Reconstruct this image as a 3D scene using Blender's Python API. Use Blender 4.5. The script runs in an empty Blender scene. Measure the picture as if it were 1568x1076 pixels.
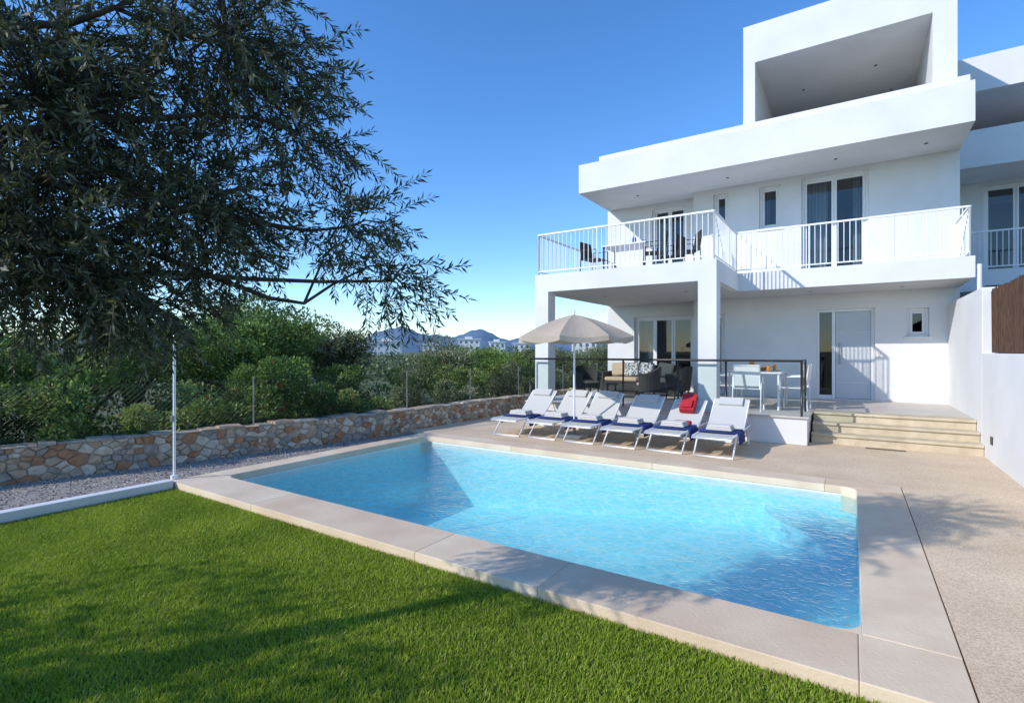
import bpy, math, random
import numpy as np
from mathutils import Vector, Matrix
random.seed(7); rng=np.random.default_rng(7)
sc=bpy.context.scene
sc.view_settings.view_transform='Standard'; sc.view_settings.look='None'; sc.view_settings.exposure=0
COL=sc.collection

# ---------------- materials ----------------
def nt(name):
    m=bpy.data.materials.new(name); m.use_nodes=True
    n=m.node_tree; b=n.nodes['Principled BSDF']; return m,n,b
def pm(name,c1,c2=None,rough=.6,scale=5,bump=0,bscale=60,metal=0,detail=4,spec=.5,stretch=None,trans=0,mid=.5,width=.3):
    m,n,b=nt(name)
    b.inputs['Roughness'].default_value=rough; b.inputs['Metallic'].default_value=metal
    b.inputs['Specular IOR Level'].default_value=spec
    tc=n.nodes.new('ShaderNodeTexCoord'); vec=tc.outputs['Object']
    if stretch:
        mp=n.nodes.new('ShaderNodeMapping'); mp.inputs['Scale'].default_value=stretch
        n.links.new(vec,mp.inputs['Vector']); vec=mp.outputs['Vector']
    if c2 is None: c2=tuple(x*.88 for x in c1)
    no=n.nodes.new('ShaderNodeTexNoise'); no.inputs['Scale'].default_value=scale; no.inputs['Detail'].default_value=detail
    n.links.new(vec,no.inputs['Vector'])
    r=n.nodes.new('ShaderNodeValToRGB')
    r.color_ramp.elements[0].position=mid-width/2; r.color_ramp.elements[1].position=mid+width/2
    r.color_ramp.elements[0].color=(*c2,1); r.color_ramp.elements[1].color=(*c1,1)
    n.links.new(no.outputs['Fac'],r.inputs['Fac']); n.links.new(r.outputs['Color'],b.inputs['Base Color'])
    if bump:
        n2=n.nodes.new('ShaderNodeTexNoise'); n2.inputs['Scale'].default_value=bscale; n2.inputs['Detail'].default_value=5
        n.links.new(vec,n2.inputs['Vector'])
        bp=n.nodes.new('ShaderNodeBump'); bp.inputs['Strength'].default_value=bump; bp.inputs['Distance'].default_value=.01
        n.links.new(n2.outputs['Fac'],bp.inputs['Height']); n.links.new(bp.outputs['Normal'],b.inputs['Normal'])
    if trans:
        t=n.nodes.new('ShaderNodeBsdfTranslucent'); n.links.new(r.outputs['Color'],t.inputs['Color'])
        mx=n.nodes.new('ShaderNodeMixShader'); mx.inputs[0].default_value=trans
        n.links.new(b.outputs[0],mx.inputs[1]); n.links.new(t.outputs[0],mx.inputs[2])
        n.links.new(mx.outputs[0],n.nodes['Material Output'].inputs['Surface'])
    return m
M_white=pm('white_render',(.73,.73,.725),(.67,.67,.665),.75,1.1,.3,70,detail=6,spec=.2)
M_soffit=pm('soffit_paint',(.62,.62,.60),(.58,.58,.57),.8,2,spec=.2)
M_frame=pm('white_pvc',(.78,.78,.78),(.74,.74,.74),.35,3)
M_rail=pm('white_metal',(.84,.84,.84),(.81,.81,.81),.35,3)
M_dark=pm('dark_metal',(.045,.05,.05),(.03,.03,.03),.35,8,metal=.3)
M_win=pm('distant_window',(.16,.19,.22),(.12,.14,.17),.35,8)
M_steel=pm('steel',(.35,.35,.34),(.25,.25,.25),.4,8,metal=.7)
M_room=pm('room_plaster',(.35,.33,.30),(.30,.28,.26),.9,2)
M_curtain=pm('curtain_cloth',(.62,.66,.70),(.45,.50,.55),.9,3,stretch=(9,9,.1),trans=.3)
M_door=pm('door_paint',(.52,.55,.58),(.49,.52,.55),.4,2)
M_cope=pm('coping_sandstone',(.74,.60,.43),(.60,.44,.30),.75,1.5,.3,45,detail=9,width=.4)
M_cope2=pm('coping_sandstone_pale',(.76,.63,.46),(.63,.48,.34),.75,2.1,.3,45,detail=9,width=.4)
M_step=pm('step_stone',(.62,.53,.38),(.45,.37,.25),.75,5,.3,50,detail=9,width=.4)
M_tile=pm('terrace_tile',(.56,.51,.45),(.50,.45,.40),.5,3)
M_tilewhite=pm('pool_edge_tile',(.80,.80,.74),(.70,.72,.68),.4,12)
M_gravel=pm('gravel_mat',(.44,.40,.37),(.17,.15,.14),.95,60,1,70,detail=6)
M_earth=pm('earth',(.13,.14,.06),(.06,.08,.03),.95,.8,.5,20,detail=8)
M_turf=pm('turf_base',(.09,.14,.02),(.06,.10,.015),.95,40,detail=6)
M_hill=pm('hazed_hill_scrub',(.13,.20,.28),(.08,.14,.22),1,.01,detail=8)  # blue distance haze mixed into the scrub colour
M_mortar=pm('mortar',(.46,.39,.31),(.32,.26,.20),.95,8,.6,40)
M_st=[pm('stone_tan',(.56,.44,.31),(.38,.28,.18),.9,12,.8,40),pm('stone_rust',(.50,.27,.14),(.36,.18,.09),.9,12,.8,40),
      pm('stone_cream',(.70,.61,.48),(.50,.42,.30),.9,12,.8,40),pm('stone_grey',(.42,.37,.31),(.28,.24,.20),.9,12,.8,40)]
M_bark=pm('bark',(.08,.065,.052),(.035,.028,.022),.95,14,.9,40,stretch=(1,1,.3))
def leafm(name,c,t=.25,rough=.55):
    m,n,b=nt(name); b.inputs['Base Color'].default_value=(*c,1); b.inputs['Roughness'].default_value=rough; b.inputs['Specular IOR Level'].default_value=.3
    tr=n.nodes.new('ShaderNodeBsdfTranslucent'); tr.inputs[0].default_value=(c[0]*1.1,c[1]*1.15,c[2]*.8,1)
    mx=n.nodes.new('ShaderNodeMixShader'); mx.inputs[0].default_value=t
    n.links.new(b.outputs[0],mx.inputs[1]); n.links.new(tr.outputs[0],mx.inputs[2]); n.links.new(mx.outputs[0],n.nodes['Material Output'].inputs['Surface']); return m
M_twig=leafm('twig_bark',(.08,.07,.055),.01,.9)
M_ol=[leafm('olive_leaf_dark',(.05,.062,.033),.35),leafm('olive_leaf_mid',(.09,.105,.052),.35),leafm('olive_leaf_silver',(.18,.20,.14),.3)]
M_gr=[leafm('leaf_dark',(.065,.12,.028)),leafm('leaf_mid',(.15,.23,.05)),leafm('leaf_light',(.30,.38,.11))]
M_pi=[leafm('scrub_dark',(.08,.105,.05)),leafm('scrub_mid',(.18,.21,.10)),leafm('scrub_pale',(.32,.34,.21))]
M_flower=leafm('red_flower',(.55,.03,.03))
M_grass=[pm('grass_a',(.33,.45,.035),(.21,.32,.02),.55,1.6,trans=.35,spec=.3,detail=2),pm('grass_b',(.42,.52,.06),(.27,.39,.035),.55,1.6,trans=.35,spec=.3,detail=2),leafm('grass_c',(.34,.34,.10),.35)]
M_sling=pm('sling_fabric',(.56,.56,.53),(.51,.51,.48),.8,200)
M_navy=pm('navy_towel',(.02,.05,.22),(.015,.035,.16),.95,60,.6,200)
M_towel=pm('white_towel',(.75,.72,.66),(.68,.65,.6),.95,60,.6,200)
M_red=pm('red_canvas',(.50,.015,.03),(.38,.01,.02),.7,20,.3,80)
M_canopy=pm('canopy_fabric',(.58,.48,.37),(.53,.435,.33),.9,4,trans=.25)
M_wicker=pm('wicker_dark',(.06,.055,.05),(.015,.014,.013),.7,45,.8,90,stretch=(1,1,4))
M_cush=pm('cushion_beige',(.54,.41,.27),(.47,.35,.23),.9,10)
M_cushw=pm('cushion_pattern',(.6,.58,.55),(.08,.10,.14),.9,22,width=.05)
M_orange=pm('orange_juice',(.85,.30,.02),(.8,.25,.02),.3,3)
M_blueg=pm('blue_bottle_glass',(.01,.05,.35),(.01,.04,.3),.1,3)
M_reed=pm('reed_screen_mat',(.14,.075,.045),(.045,.025,.015),.95,30,1,60,stretch=(4,4,.25))

def aggregate():
    m,n,b=nt('exposed_aggregate'); b.inputs['Roughness'].default_value=.85
    tc=n.nodes.new('ShaderNodeTexCoord')
    v=n.nodes.new('ShaderNodeTexVoronoi'); v.inputs['Scale'].default_value=120
    n.links.new(tc.outputs['Object'],v.inputs['Vector'])
    r=n.nodes.new('ShaderNodeValToRGB'); e=r.color_ramp.elements
    e[0].position=0; e[0].color=(.52,.40,.27,1); e[1].position=1; e[1].color=(.78,.64,.46,1)
    x=e.new(.5); x.color=(.67,.53,.375,1)
    sp=n.nodes.new('ShaderNodeSeparateColor'); n.links.new(v.outputs['Color'],sp.inputs[0]); n.links.new(sp.outputs[0],r.inputs['Fac'])
    no=n.nodes.new('ShaderNodeTexNoise'); no.inputs['Scale'].default_value=1.1; no.inputs['Detail'].default_value=7
    n.links.new(tc.outputs['Object'],no.inputs['Vector'])
    r2=n.nodes.new('ShaderNodeValToRGB'); r2.color_ramp.elements[0].position=.3; r2.color_ramp.elements[1].position=.7
    r2.color_ramp.elements[0].color=(.84,.81,.78,1); r2.color_ramp.elements[1].color=(1.05,1.04,1.03,1)
    n.links.new(no.outputs['Fac'],r2.inputs['Fac'])
    mx=n.nodes.new('ShaderNodeMix'); mx.data_type='RGBA'; mx.blend_type='MULTIPLY'; mx.inputs[0].default_value=1
    n.links.new(r.outputs['Color'],mx.inputs[6]); n.links.new(r2.outputs['Color'],mx.inputs[7])
    n.links.new(mx.outputs[2],b.inputs['Base Color'])
    bp=n.nodes.new('ShaderNodeBump'); bp.inputs['Strength'].default_value=.25; bp.inputs['Distance'].default_value=.002; bp.invert=True
    n.links.new(v.outputs['Distance'],bp.inputs['Height']); n.links.new(bp.outputs['Normal'],b.inputs['Normal'])
    return m
M_agg=aggregate()
def fres(n,ior,normal=None):
    # single-sheet surface: index only applies on the outer side, the back side transmits
    ge=n.nodes.new('ShaderNodeNewGeometry'); mr=n.nodes.new('ShaderNodeMapRange'); mr.inputs[3].default_value=ior; mr.inputs[4].default_value=1.0
    n.links.new(ge.outputs['Backfacing'],mr.inputs[0])
    f=n.nodes.new('ShaderNodeFresnel'); n.links.new(mr.outputs[0],f.inputs['IOR'])
    if normal: n.links.new(normal,f.inputs['Normal'])
    return f
def glass(name,tint,refl=1.45):
    m,n,b=nt(name); n.nodes.remove(b)
    t=n.nodes.new('ShaderNodeBsdfTransparent'); t.inputs[0].default_value=(*tint,1)
    g=n.nodes.new('ShaderNodeBsdfGlossy'); g.inputs['Roughness'].default_value=.01
    f=fres(n,refl)
    mx=n.nodes.new('ShaderNodeMixShader'); n.links.new(f.outputs[0],mx.inputs[0])
    n.links.new(t.outputs[0],mx.inputs[1]); n.links.new(g.outputs[0],mx.inputs[2])
    n.links.new(mx.outputs[0],n.nodes['Material Output'].inputs['Surface']); return m
M_glass=glass('window_glass',(.55,.60,.62),1.7)
M_bglass=glass('balustrade_glass',(.88,.94,.92),1.45)
def pooltile():
    m,n,b=nt('pool_mosaic'); b.inputs['Roughness'].default_value=.5
    tc=n.nodes.new('ShaderNodeTexCoord'); v=n.nodes.new('ShaderNodeTexVoronoi'); v.inputs['Scale'].default_value=26
    v.inputs['Randomness'].default_value=.15
    n.links.new(tc.outputs['Object'],v.inputs['Vector'])
    sp=n.nodes.new('ShaderNodeSeparateColor'); n.links.new(v.outputs['Color'],sp.inputs[0])
    r=n.nodes.new('ShaderNodeValToRGB'); r.color_ramp.elements[0].color=(.30,.76,.83,1); r.color_ramp.elements[1].color=(.42,.86,.90,1)
    n.links.new(sp.outputs[0],r.inputs['Fac']); n.links.new(r.outputs['Color'],b.inputs['Base Color']); return m
M_pool=pooltile()
def water():
    m,n,b=nt('pool_water'); n.nodes.remove(b)
    tc=n.nodes.new('ShaderNodeTexCoord')
    n1=n.nodes.new('ShaderNodeTexNoise'); n1.inputs['Scale'].default_value=4.0; n1.inputs['Detail'].default_value=3; n1.inputs['Distortion'].default_value=.8
    n2=n.nodes.new('ShaderNodeTexNoise'); n2.inputs['Scale'].default_value=17; n2.inputs['Detail'].default_value=2; n2.inputs['Distortion'].default_value=1
    for q in (n1,n2): n.links.new(tc.outputs['Object'],q.inputs['Vector'])
    ad=n.nodes.new('ShaderNodeMath'); ad.operation='MULTIPLY_ADD'; ad.inputs[1].default_value=.4
    n.links.new(n2.outputs['Fac'],ad.inputs[0]); n.links.new(n1.outputs['Fac'],ad.inputs[2])
    bp=n.nodes.new('ShaderNodeBump'); bp.inputs['Strength'].default_value=.7; bp.inputs['Distance'].default_value=.045
    n.links.new(ad.outputs[0],bp.inputs['Height'])
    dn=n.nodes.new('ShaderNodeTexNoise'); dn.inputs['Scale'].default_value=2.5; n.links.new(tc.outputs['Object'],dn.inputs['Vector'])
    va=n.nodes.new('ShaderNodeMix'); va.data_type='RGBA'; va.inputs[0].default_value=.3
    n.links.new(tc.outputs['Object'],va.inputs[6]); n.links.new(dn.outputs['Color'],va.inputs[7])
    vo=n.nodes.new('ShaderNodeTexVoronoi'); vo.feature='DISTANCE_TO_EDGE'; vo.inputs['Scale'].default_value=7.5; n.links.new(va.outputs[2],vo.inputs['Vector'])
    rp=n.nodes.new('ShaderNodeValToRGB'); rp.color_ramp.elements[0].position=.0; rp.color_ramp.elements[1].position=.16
    rp.color_ramp.elements[0].color=(1,1,1,1); rp.color_ramp.elements[1].color=(.70,.92,.94,1)  # caustic light network painted into the water's transmission tint
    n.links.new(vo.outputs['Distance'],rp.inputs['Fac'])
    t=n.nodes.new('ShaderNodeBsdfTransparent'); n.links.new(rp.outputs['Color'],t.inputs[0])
    rf=n.nodes.new('ShaderNodeBsdfRefraction'); rf.inputs['IOR'].default_value=1.33; rf.inputs['Roughness'].default_value=.0
    rf.inputs['Color'].default_value=(.80,.95,.98,1)
    g=n.nodes.new('ShaderNodeBsdfGlossy'); g.inputs['Roughness'].default_value=.04
    for q in (rf,g): n.links.new(bp.outputs['Normal'],q.inputs['Normal'])
    f=fres(n,1.30,bp.outputs['Normal'])
    m0=n.nodes.new('ShaderNodeMixShader'); m0.inputs[0].default_value=.25
    n.links.new(t.outputs[0],m0.inputs[1]); n.links.new(rf.outputs[0],m0.inputs[2])
    m1=n.nodes.new('ShaderNodeMixShader'); n.links.new(f.outputs[0],m1.inputs[0]); n.links.new(m0.outputs[0],m1.inputs[1]); n.links.new(g.outputs[0],m1.inputs[2])
    o=n.nodes['Material Output']; n.links.new(m1.outputs[0],o.inputs['Surface'])
    return m
M_water=water()

# ---------------- mesh builder ----------------
class MB:
    def __init__(s): s.v=[];s.f=[];s.m=[];s.mats=[];s.T=Matrix.Identity(4)
    def mi(s,mat):
        if mat not in s.mats: s.mats.append(mat)
        return s.mats.index(mat)
    def raw(s,vs,fs,mat):
        o=len(s.v); s.v+=[tuple(s.T@Vector(p)) for p in vs]
        k=s.mi(mat)
        for f in fs: s.f.append(tuple(i+o for i in f)); s.m.append(k)
    def box(s,x0,x1,y0,y1,z0,z1,mat):
        vs=[(x0,y0,z0),(x1,y0,z0),(x1,y1,z0),(x0,y1,z0),(x0,y0,z1),(x1,y0,z1),(x1,y1,z1),(x0,y1,z1)]
        s.raw(vs,[(0,3,2,1),(4,5,6,7),(0,1,5,4),(1,2,6,5),(2,3,7,6),(3,0,4,7)],mat)
    def tube(s,pts,r,mat,n=8,caps=True):
        pts=[Vector(p) for p in pts]
        if not isinstance(r,(list,tuple)): r=[r]*len(pts)
        vs=[];fs=[]
        for i,p in enumerate(pts):
            d=(pts[min(i+1,len(pts)-1)]-pts[max(i-1,0)]).normalized()
            a=Vector((0,0,1)) if abs(d.z)<.9 else Vector((1,0,0))
            u=d.cross(a).normalized(); w=d.cross(u)
            for k in range(n):
                t=2*math.pi*k/n; vs.append(tuple(p+(u*math.cos(t)+w*math.sin(t))*r[i]))
        for i in range(len(pts)-1):
            for k in range(n):
                a=i*n+k;b=i*n+(k+1)%n; fs.append((a,b,b+n,a+n))
        if caps: fs.append(tuple(range(n))); fs.append(tuple(range((len(pts)-1)*n,len(pts)*n))[::-1])
        s.raw(vs,fs,mat)
    def done(s,name,parent=None,bevel=0,seg=2,smooth=False,loc=None):
        me=bpy.data.meshes.new(name); me.from_pydata(s.v,[],s.f)
        for m in s.mats: me.materials.append(m)
        me.polygons.foreach_set('material_index',s.m)
        if smooth: me.polygons.foreach_set('use_smooth',[True]*len(s.f))
        me.update(); ob=bpy.data.objects.new(name,me); COL.objects.link(ob)
        if parent: ob.parent=parent
        if bevel:
            md=ob.modifiers.new('bevel','BEVEL'); md.width=bevel; md.segments=seg; md.limit_method='ANGLE'
        return ob
def empty(name,loc=(0,0,0),rz=0):
    e=bpy.data.objects.new(name,None); COL.objects.link(e); e.location=loc; e.rotation_euler=(0,0,rz); e.empty_display_size=.2; return e
def polys(name,co,mats,idx,parent=None):
    N,k,_=co.shape; me=bpy.data.meshes.new(name)
    me.vertices.add(N*k); me.vertices.foreach_set('co',co.reshape(-1).astype(np.float32))
    me.loops.add(N*k); me.loops.foreach_set('vertex_index',np.arange(N*k,dtype=np.int32))
    me.polygons.add(N); me.polygons.foreach_set('loop_start',(np.arange(N)*k).astype(np.int32))
    for m in mats: me.materials.append(m)
    me.polygons.foreach_set('material_index',idx.astype(np.int32))
    me.update(calc_edges=True); me.validate()
    ob=bpy.data.objects.new(name,me); COL.objects.link(ob)
    if parent: ob.parent=parent
    return ob
def unit(a): return a/np.maximum(np.linalg.norm(a,axis=-1,keepdims=True),1e-9)
def leafquads(P,A,L,W,r):
    N=len(P); R=unit(r.normal(size=(N,3))); B=unit(np.cross(A,R)); C=np.cross(A,B)
    L=L[:,None];W=W[:,None]
    return np.stack([P,P+A*L*.5+B*W*.5+C*W*.15,P+A*L,P+A*L*.5-B*W*.5+C*W*.15],axis=1)

# ---------------- ground ----------------
PX0,PX1,PY0,PY1=-6.95,.05,3.65,7.52
b=MB(); XS=[-3000,PX0-.02,PX1+.02,3000]; YS=[-3000,PY0-.02,PY1+.02,3000]
for i in range(3):
    for j in range(3):
        if i==1 and j==1: continue
        b.raw([(XS[i],YS[j],-.2),(XS[i+1],YS[j],-.2),(XS[i+1],YS[j+1],-.2),(XS[i],YS[j+1],-.2)],[(0,1,2,3)],M_earth)
b.done('ground')
b=MB(); b.raw([(-12,-8,-.05),(-7.27,-8,-.05),(-7.27,8.0,-.05),(-8.6,8.0,-.05),(-9.2,3,-.05)],[(0,1,2,3,4)],M_gravel)
b.done('gravel_path')
N=9000; P=np.column_stack([rng.uniform(-9.0,-7.3,N),rng.uniform(.5,8,N),np.full(N,-.048)])
A=unit(rng.normal(size=(N,3))*[1,1,.35]); A[:,2]=np.abs(A[:,2])
polys('gravel_pebbles',leafquads(P,A,rng.uniform(.015,.035,N),rng.uniform(.012,.025,N),rng),[M_st[3],M_gravel,M_st[2]],rng.integers(0,3,N))
# deck
YC=7.90
b=MB()
b.box(-7.75,1.75,YC+.008,10.9,-.19,-.003,M_agg)
b.box(.508,1.75,-2,YC+.004,-.19,-.003,M_agg)
b.done('paved_deck')
# pool
pool=empty('swimming_pool')
b=MB()
def rowslabs(x0,x1,y0,y1,axis,cuts,z0=-.09,z1=0):
    cs=[0]+cuts+[1]
    for i in range(len(cs)-1):
        m=M_cope if i%2 else M_cope2
        f0,f1=cs[i],cs[i+1]
        if axis=='x':
            a=x0+(x1-x0)*f0; c=x0+(x1-x0)*f1; b.box(a+.0012,c-.0012,y0,y1,z0,z1,m)
        else:
            a=y0+(y1-y0)*f0; c=y0+(y1-y0)*f1; b.box(x0,x1,a+.0012,c-.0012,z0,z1,m)
rowslabs(-7.3,.5,3.12,PY0,'x',[.24,.55,.70,.94]); rowslabs(-7.3,.5,PY1,YC,'x',[.3,.62,.9])
rowslabs(-7.3,PX0,PY0+.002,PY1-.002,'y',[.5]); rowslabs(PX1,.5,PY0+.002,PY1-.002,'y',[.6])
b.done('coping',pool,.006,2)
b=MB(); 
for cx,cy,sx,sy in ((PX0,PY0,1,1),(PX1,PY0,-1,1),(PX0,PY1,1,-1),(PX1,PY1,-1,-1)):
    R=.16; pts=[(cx,cy)]+[(cx+sx*(R-R*math.sin(t)),cy+sy*(R-R*math.cos(t))) for t in [math.pi/2*k/8 for k in range(9)]]
    vs=[(x,y,-.001) for x,y in pts]+[(x,y,-.3) for x,y in pts]; n=len(pts)
    b.raw(vs,[tuple(range(n))]+[(k,(k+1)%n,(k+1)%n+n,k+n) for k in range(n)],M_cope2)
b.done('rounded_corners',pool)
b=MB()
z1=-.091;zb=-.2
ring=[(PX0,PY0),(PX1,PY0),(PX1,PY1),(PX0,PY1)]
DL,DR=-1.3,-.55
dep=[DL,DR,DR,DL]
for i in range(4):
    (xa,ya),(xb,yb)=ring[i],ring[(i+1)%4]
    b.raw([(xa,ya,z1),(xb,yb,z1),(xb,yb,zb),(xa,ya,zb)],[(0,1,2,3)],M_tilewhite)
    b.raw([(xa,ya,zb),(xb,yb,zb),(xb,yb,dep[(i+1)%4]),(xa,ya,dep[i])],[(0,1,2,3)],M_pool)
b.raw([(PX0,PY0,DL),(PX0,PY1,DL),(PX1,PY1,DR),(PX1,PY0,DR)],[(0,3,2,1)],M_pool)
b.done('basin',pool)
b=MB(); 
for R,za,zt in ((1.0,-.7,-.36),):
    pts=[(PX1-.004,PY1-.004)]+[(PX1-.004-R*math.cos(t),PY1-.004-R*math.sin(t)) for t in [math.pi/2*k/14 for k in range(15)]]
    n=len(pts); b.raw([(x,y,zt) for x,y in pts]+[(x,y,za) for x,y in pts],[tuple(range(n))]+[(k,(k+1)%n,(k+1)%n+n,k+n) for k in range(1,n-1)],M_pool)
b.done('corner_steps',pool)
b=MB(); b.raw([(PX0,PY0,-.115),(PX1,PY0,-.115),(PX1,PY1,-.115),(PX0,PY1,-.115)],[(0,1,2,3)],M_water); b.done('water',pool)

# lawn
b=MB(); b.box(-7.12,.5,-4,3.115,-.19,-.085,M_turf)
lawn_par=empty('lawn'); b.done('turf',lawn_par)
N=330000
x=rng.uniform(-7.12,.45,N); y=rng.uniform(-.2,3.11,N)
d=-.549*x+.836*y; lt=.836*x+.549*y
k=(d>1.9)&(np.abs(lt)<d*1.15); x=x[k];y=y[k]; N=len(x)
h=rng.uniform(.018,.038,N); w=rng.uniform(.003,.006,N); a=rng.uniform(0,6.283,N)
B0=np.column_stack([x,y,np.full(N,-.086)]); sd=np.column_stack([np.cos(a)*w,np.sin(a)*w,np.zeros(N)])
tl=np.column_stack([rng.normal(0,.5,N)*h,rng.normal(0,.5,N)*h,h])
polys('grass_blades',np.stack([B0-sd,B0+sd,B0+tl],axis=1),M_grass,rng.choice(3,N,p=[.5,.38,.12]),lawn_par)
b=MB(); 
b.raw([(-7.27,3.1,-.19),(-7.13,3.1,-.19),(-7.13,-6,-.19),(-7.27,-6,-.19),(-7.27,3.1,.03),(-7.13,3.1,.03),(-7.13,-6,.03),(-7.27,-6,.03)],[(0,1,2,3),(4,7,6,5),(0,4,5,1),(1,5,6,2),(2,6,7,3),(3,7,4,0)],M_white)
b.done('white_kerb',None,.01)
b=MB(); b.tube([(-7.34,3.2,-.05),(-7.34,3.2,1.84)],.018,M_rail,8); b.tube([(-7.34,3.2,-.05),(-7.34,3.2,.05)],.045,M_rail,10); b.box(-7.37,-7.31,3.16,3.19,.75,.82,M_steel)
b.tube([(-7.34,3.2,1.84),(-7.34,3.2,1.87)],[.024,.012],M_steel,8)
b.done('metal_post')

# ---------------- rubble wall ----------------
line=[(-10.6,-4.5),(-9.05,1.9),(-8.3,4.9),(-7.75,8.0),(-7.6,12.2),(-7.5,20)]
b=MB(); H=.42; th=.28
def cutpoly(poly,px,py,nx,ny):
    o=[];n=len(poly)
    for i in range(n):
        a=poly[i];c=poly[(i+1)%n]; da=(a[0]-px)*nx+(a[1]-py)*ny; dc=(c[0]-px)*nx+(c[1]-py)*ny
        if da<=0: o.append(a)
        if (da<0<dc) or (dc<0<da):
            t=da/(da-dc); o.append((a[0]+(c[0]-a[0])*t,a[1]+(c[1]-a[1])*t))
    return o
for s in range(len(line)-1):
    p=Vector((*line[s],0));q=Vector((*line[s+1],0)); L=(q-p).length; D=(q-p)/L; Nn=Vector((D.y,-D.x,0))
    e=[p,q,q-Nn*th,p-Nn*th]
    b.raw([(*w[:2],-.2) for w in e]+[(*w[:2],H-.02) for w in e],[(0,1,5,4),(1,2,6,5),(2,3,7,6),(3,0,4,7),(4,5,6,7)],M_mortar)
    rr=random.Random(s); seeds=[]; 
    for _ in range(int(L*520)):
        c=(rr.uniform(0,L),rr.uniform(-.06,H-.02)); md=rr.choice([.05,.07,.095,.12])
        if all(abs(c[0]-o[0])>.26 or math.hypot((c[0]-o[0])/1.35,c[1]-o[1])>max(md,o[2])*.9 for o in seeds): seeds.append((c[0],c[1],md))
    for c in seeds:
        poly=[(max(c[0]-.3,0),-.08),(min(c[0]+.3,L),-.08),(min(c[0]+.3,L),H-.017),(max(c[0]-.3,0),H-.017)]
        for o in seeds:
            if o is c or abs(o[0]-c[0])>.5: continue
            dx=(o[0]-c[0])/1.35;dy=(o[1]-c[1]); w=.5*(1+ (c[2]-o[2])*1.2)
            mx,my=c[0]+(o[0]-c[0])*w,c[1]+(o[1]-c[1])*w
            nx,ny=dx/1.35,dy; l=math.hypot(nx,ny); nx/=l;ny/=l
            poly=cutpoly(poly,mx-nx*.006,my-ny*.006,nx,ny)
            if len(poly)<3: break
        if len(poly)<3: continue
        n=len(poly); cx=sum(t[0] for t in poly)/n; cy=sum(t[1] for t in poly)/n
        if max(t[0] for t in poly)-min(t[0] for t in poly)<.03: continue
        pr=rr.uniform(.01,.038); t1=rr.uniform(-.12,.12); t2=rr.uniform(-.12,.12)
        def W(a,c_,o): w=p+D*a+Nn*o; return (w.x,w.y,c_)
        o2=[(cx+(a-cx)*.78,cy+(c_-cy)*.76) for a,c_ in poly]
        vs=[W(a,c_,-.004) for a,c_ in poly]+[W(a,c_,pr*.55) for a,c_ in poly]+[W(a,c_,pr+t1*(a-cx)+t2*(c_-cy)) for a,c_ in o2]
        fs=[(k,(k+1)%n,(k+1)%n+n,k+n) for k in range(n)]+[(k+n,(k+1)%n+n,(k+1)%n+2*n,k+2*n) for k in range(n)]+[tuple(range(2*n,3*n))]
        b.raw(vs,fs,rr.choices(M_st,[4,2.4,3.5,2.5])[0])
    nc=int(L/.3); cuts=[0]+[ (k+rr.uniform(-.35,.35))*L/nc for k in range(1,nc)]+[L]
    for c in range(nc):
        a0=cuts[c]+.005;a1=cuts[c+1]-.005; hz=H+rr.uniform(-.012,.03)
        vs=[]
        for z in (H-.015,hz):
            for a,o in ((a0,.03+rr.uniform(-.02,.02)),(a1,.03+rr.uniform(-.02,.02)),(a1,-th-.02),(a0,-th-.02)):
                w=p+D*a+Nn*o; vs.append((w.x,w.y,z+rr.uniform(-.01,.01)*(z>H-.01)))
        b.raw(vs,[(0,1,5,4),(1,2,6,5),(2,3,7,6),(3,0,4,7),(4,5,6,7)],rr.choice([M_mortar,M_st[2],M_st[3],M_st[0]]))
b.done('rubble_stone_wall')
# chain link fence
b=MB()
off=.2
for s in range(1,len(line)-1):
    p=Vector((*line[s],0));q=Vector((*line[s+1],0)); L=(q-p).length; D=(q-p)/L; Nn=Vector((D.y,-D.x,0)); p=p-Nn*off
    z0,zt=.46,1.18; hgt=zt-z0; st=.075
    k=-hgt
    while k<L:
        for sg in (1,-1):
            a0,a1=(k,k+hgt) if sg==1 else (k+hgt,k)
            def clip(a): return min(max(a,0),L)
            f0=(clip(a0)-a0)/(a1-a0); f1=(clip(a1)-a0)/(a1-a0)
            if abs(f1-f0)<.01: continue
            A=p+D*clip(a0);B2=p+D*clip(a1)
            b.tube([(A.x,A.y,z0+hgt*f0),(B2.x,B2.y,z0+hgt*f1)],.0015,M_dark,3,False)
        k+=st
    for z in (z0,zt): A=p;B2=p+D*L; b.tube([(A.x,A.y,z),(B2.x,B2.y,z)],.003,M_dark,4,False)
    n=max(1,round(L/2.6))
    for i in range(n):
        A=p+D*(L*i/n); b.tube([(A.x,A.y,.4),(A.x,A.y,1.23)],.014,M_steel,8)
b.done('chain_link_fence')

# ---------------- villa ----------------
villa=empty('white_villa')
def holes_wall(b,x0,x1,z0,z1,y0,y1,holes,mat):
    xs=sorted({x0,x1,*[h[0] for h in holes],*[h[1] for h in holes]}); zs=sorted({z0,z1,*[h[2] for h in holes],*[h[3] for h in holes]})
    for i in range(len(xs)-1):
        run=None
        for j in range(len(zs)-1):
            cx=(xs[i]+xs[i+1])/2; cz=(zs[j]+zs[j+1])/2
            inh=any(h[0]<cx<h[1] and h[2]<cz<h[3] for h in holes)
            if not inh:
                if run is None: run=[zs[j],zs[j+1]]
                else: run[1]=zs[j+1]
            if inh or j==len(zs)-2:
                if run: b.box(xs[i],xs[i+1],y0,y1,run[0],run[1],mat)
                run=None
YM,YL=14.6,15.1
up=[(-3.11,-2.72,4.8,5.86),(-1.99,-1.5,4.78,5.86),(-1.04,.33,3.5,5.9)]
lo=[(-3.3,-2.82,.52,2.66),(-.72,.45,.52,2.66),(1.03,1.43,1.98,2.62)]
b=MB()
holes_wall(b,-3.63,1.95,0,6.0,YM,YM+.25,up+lo,M_white)
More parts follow.
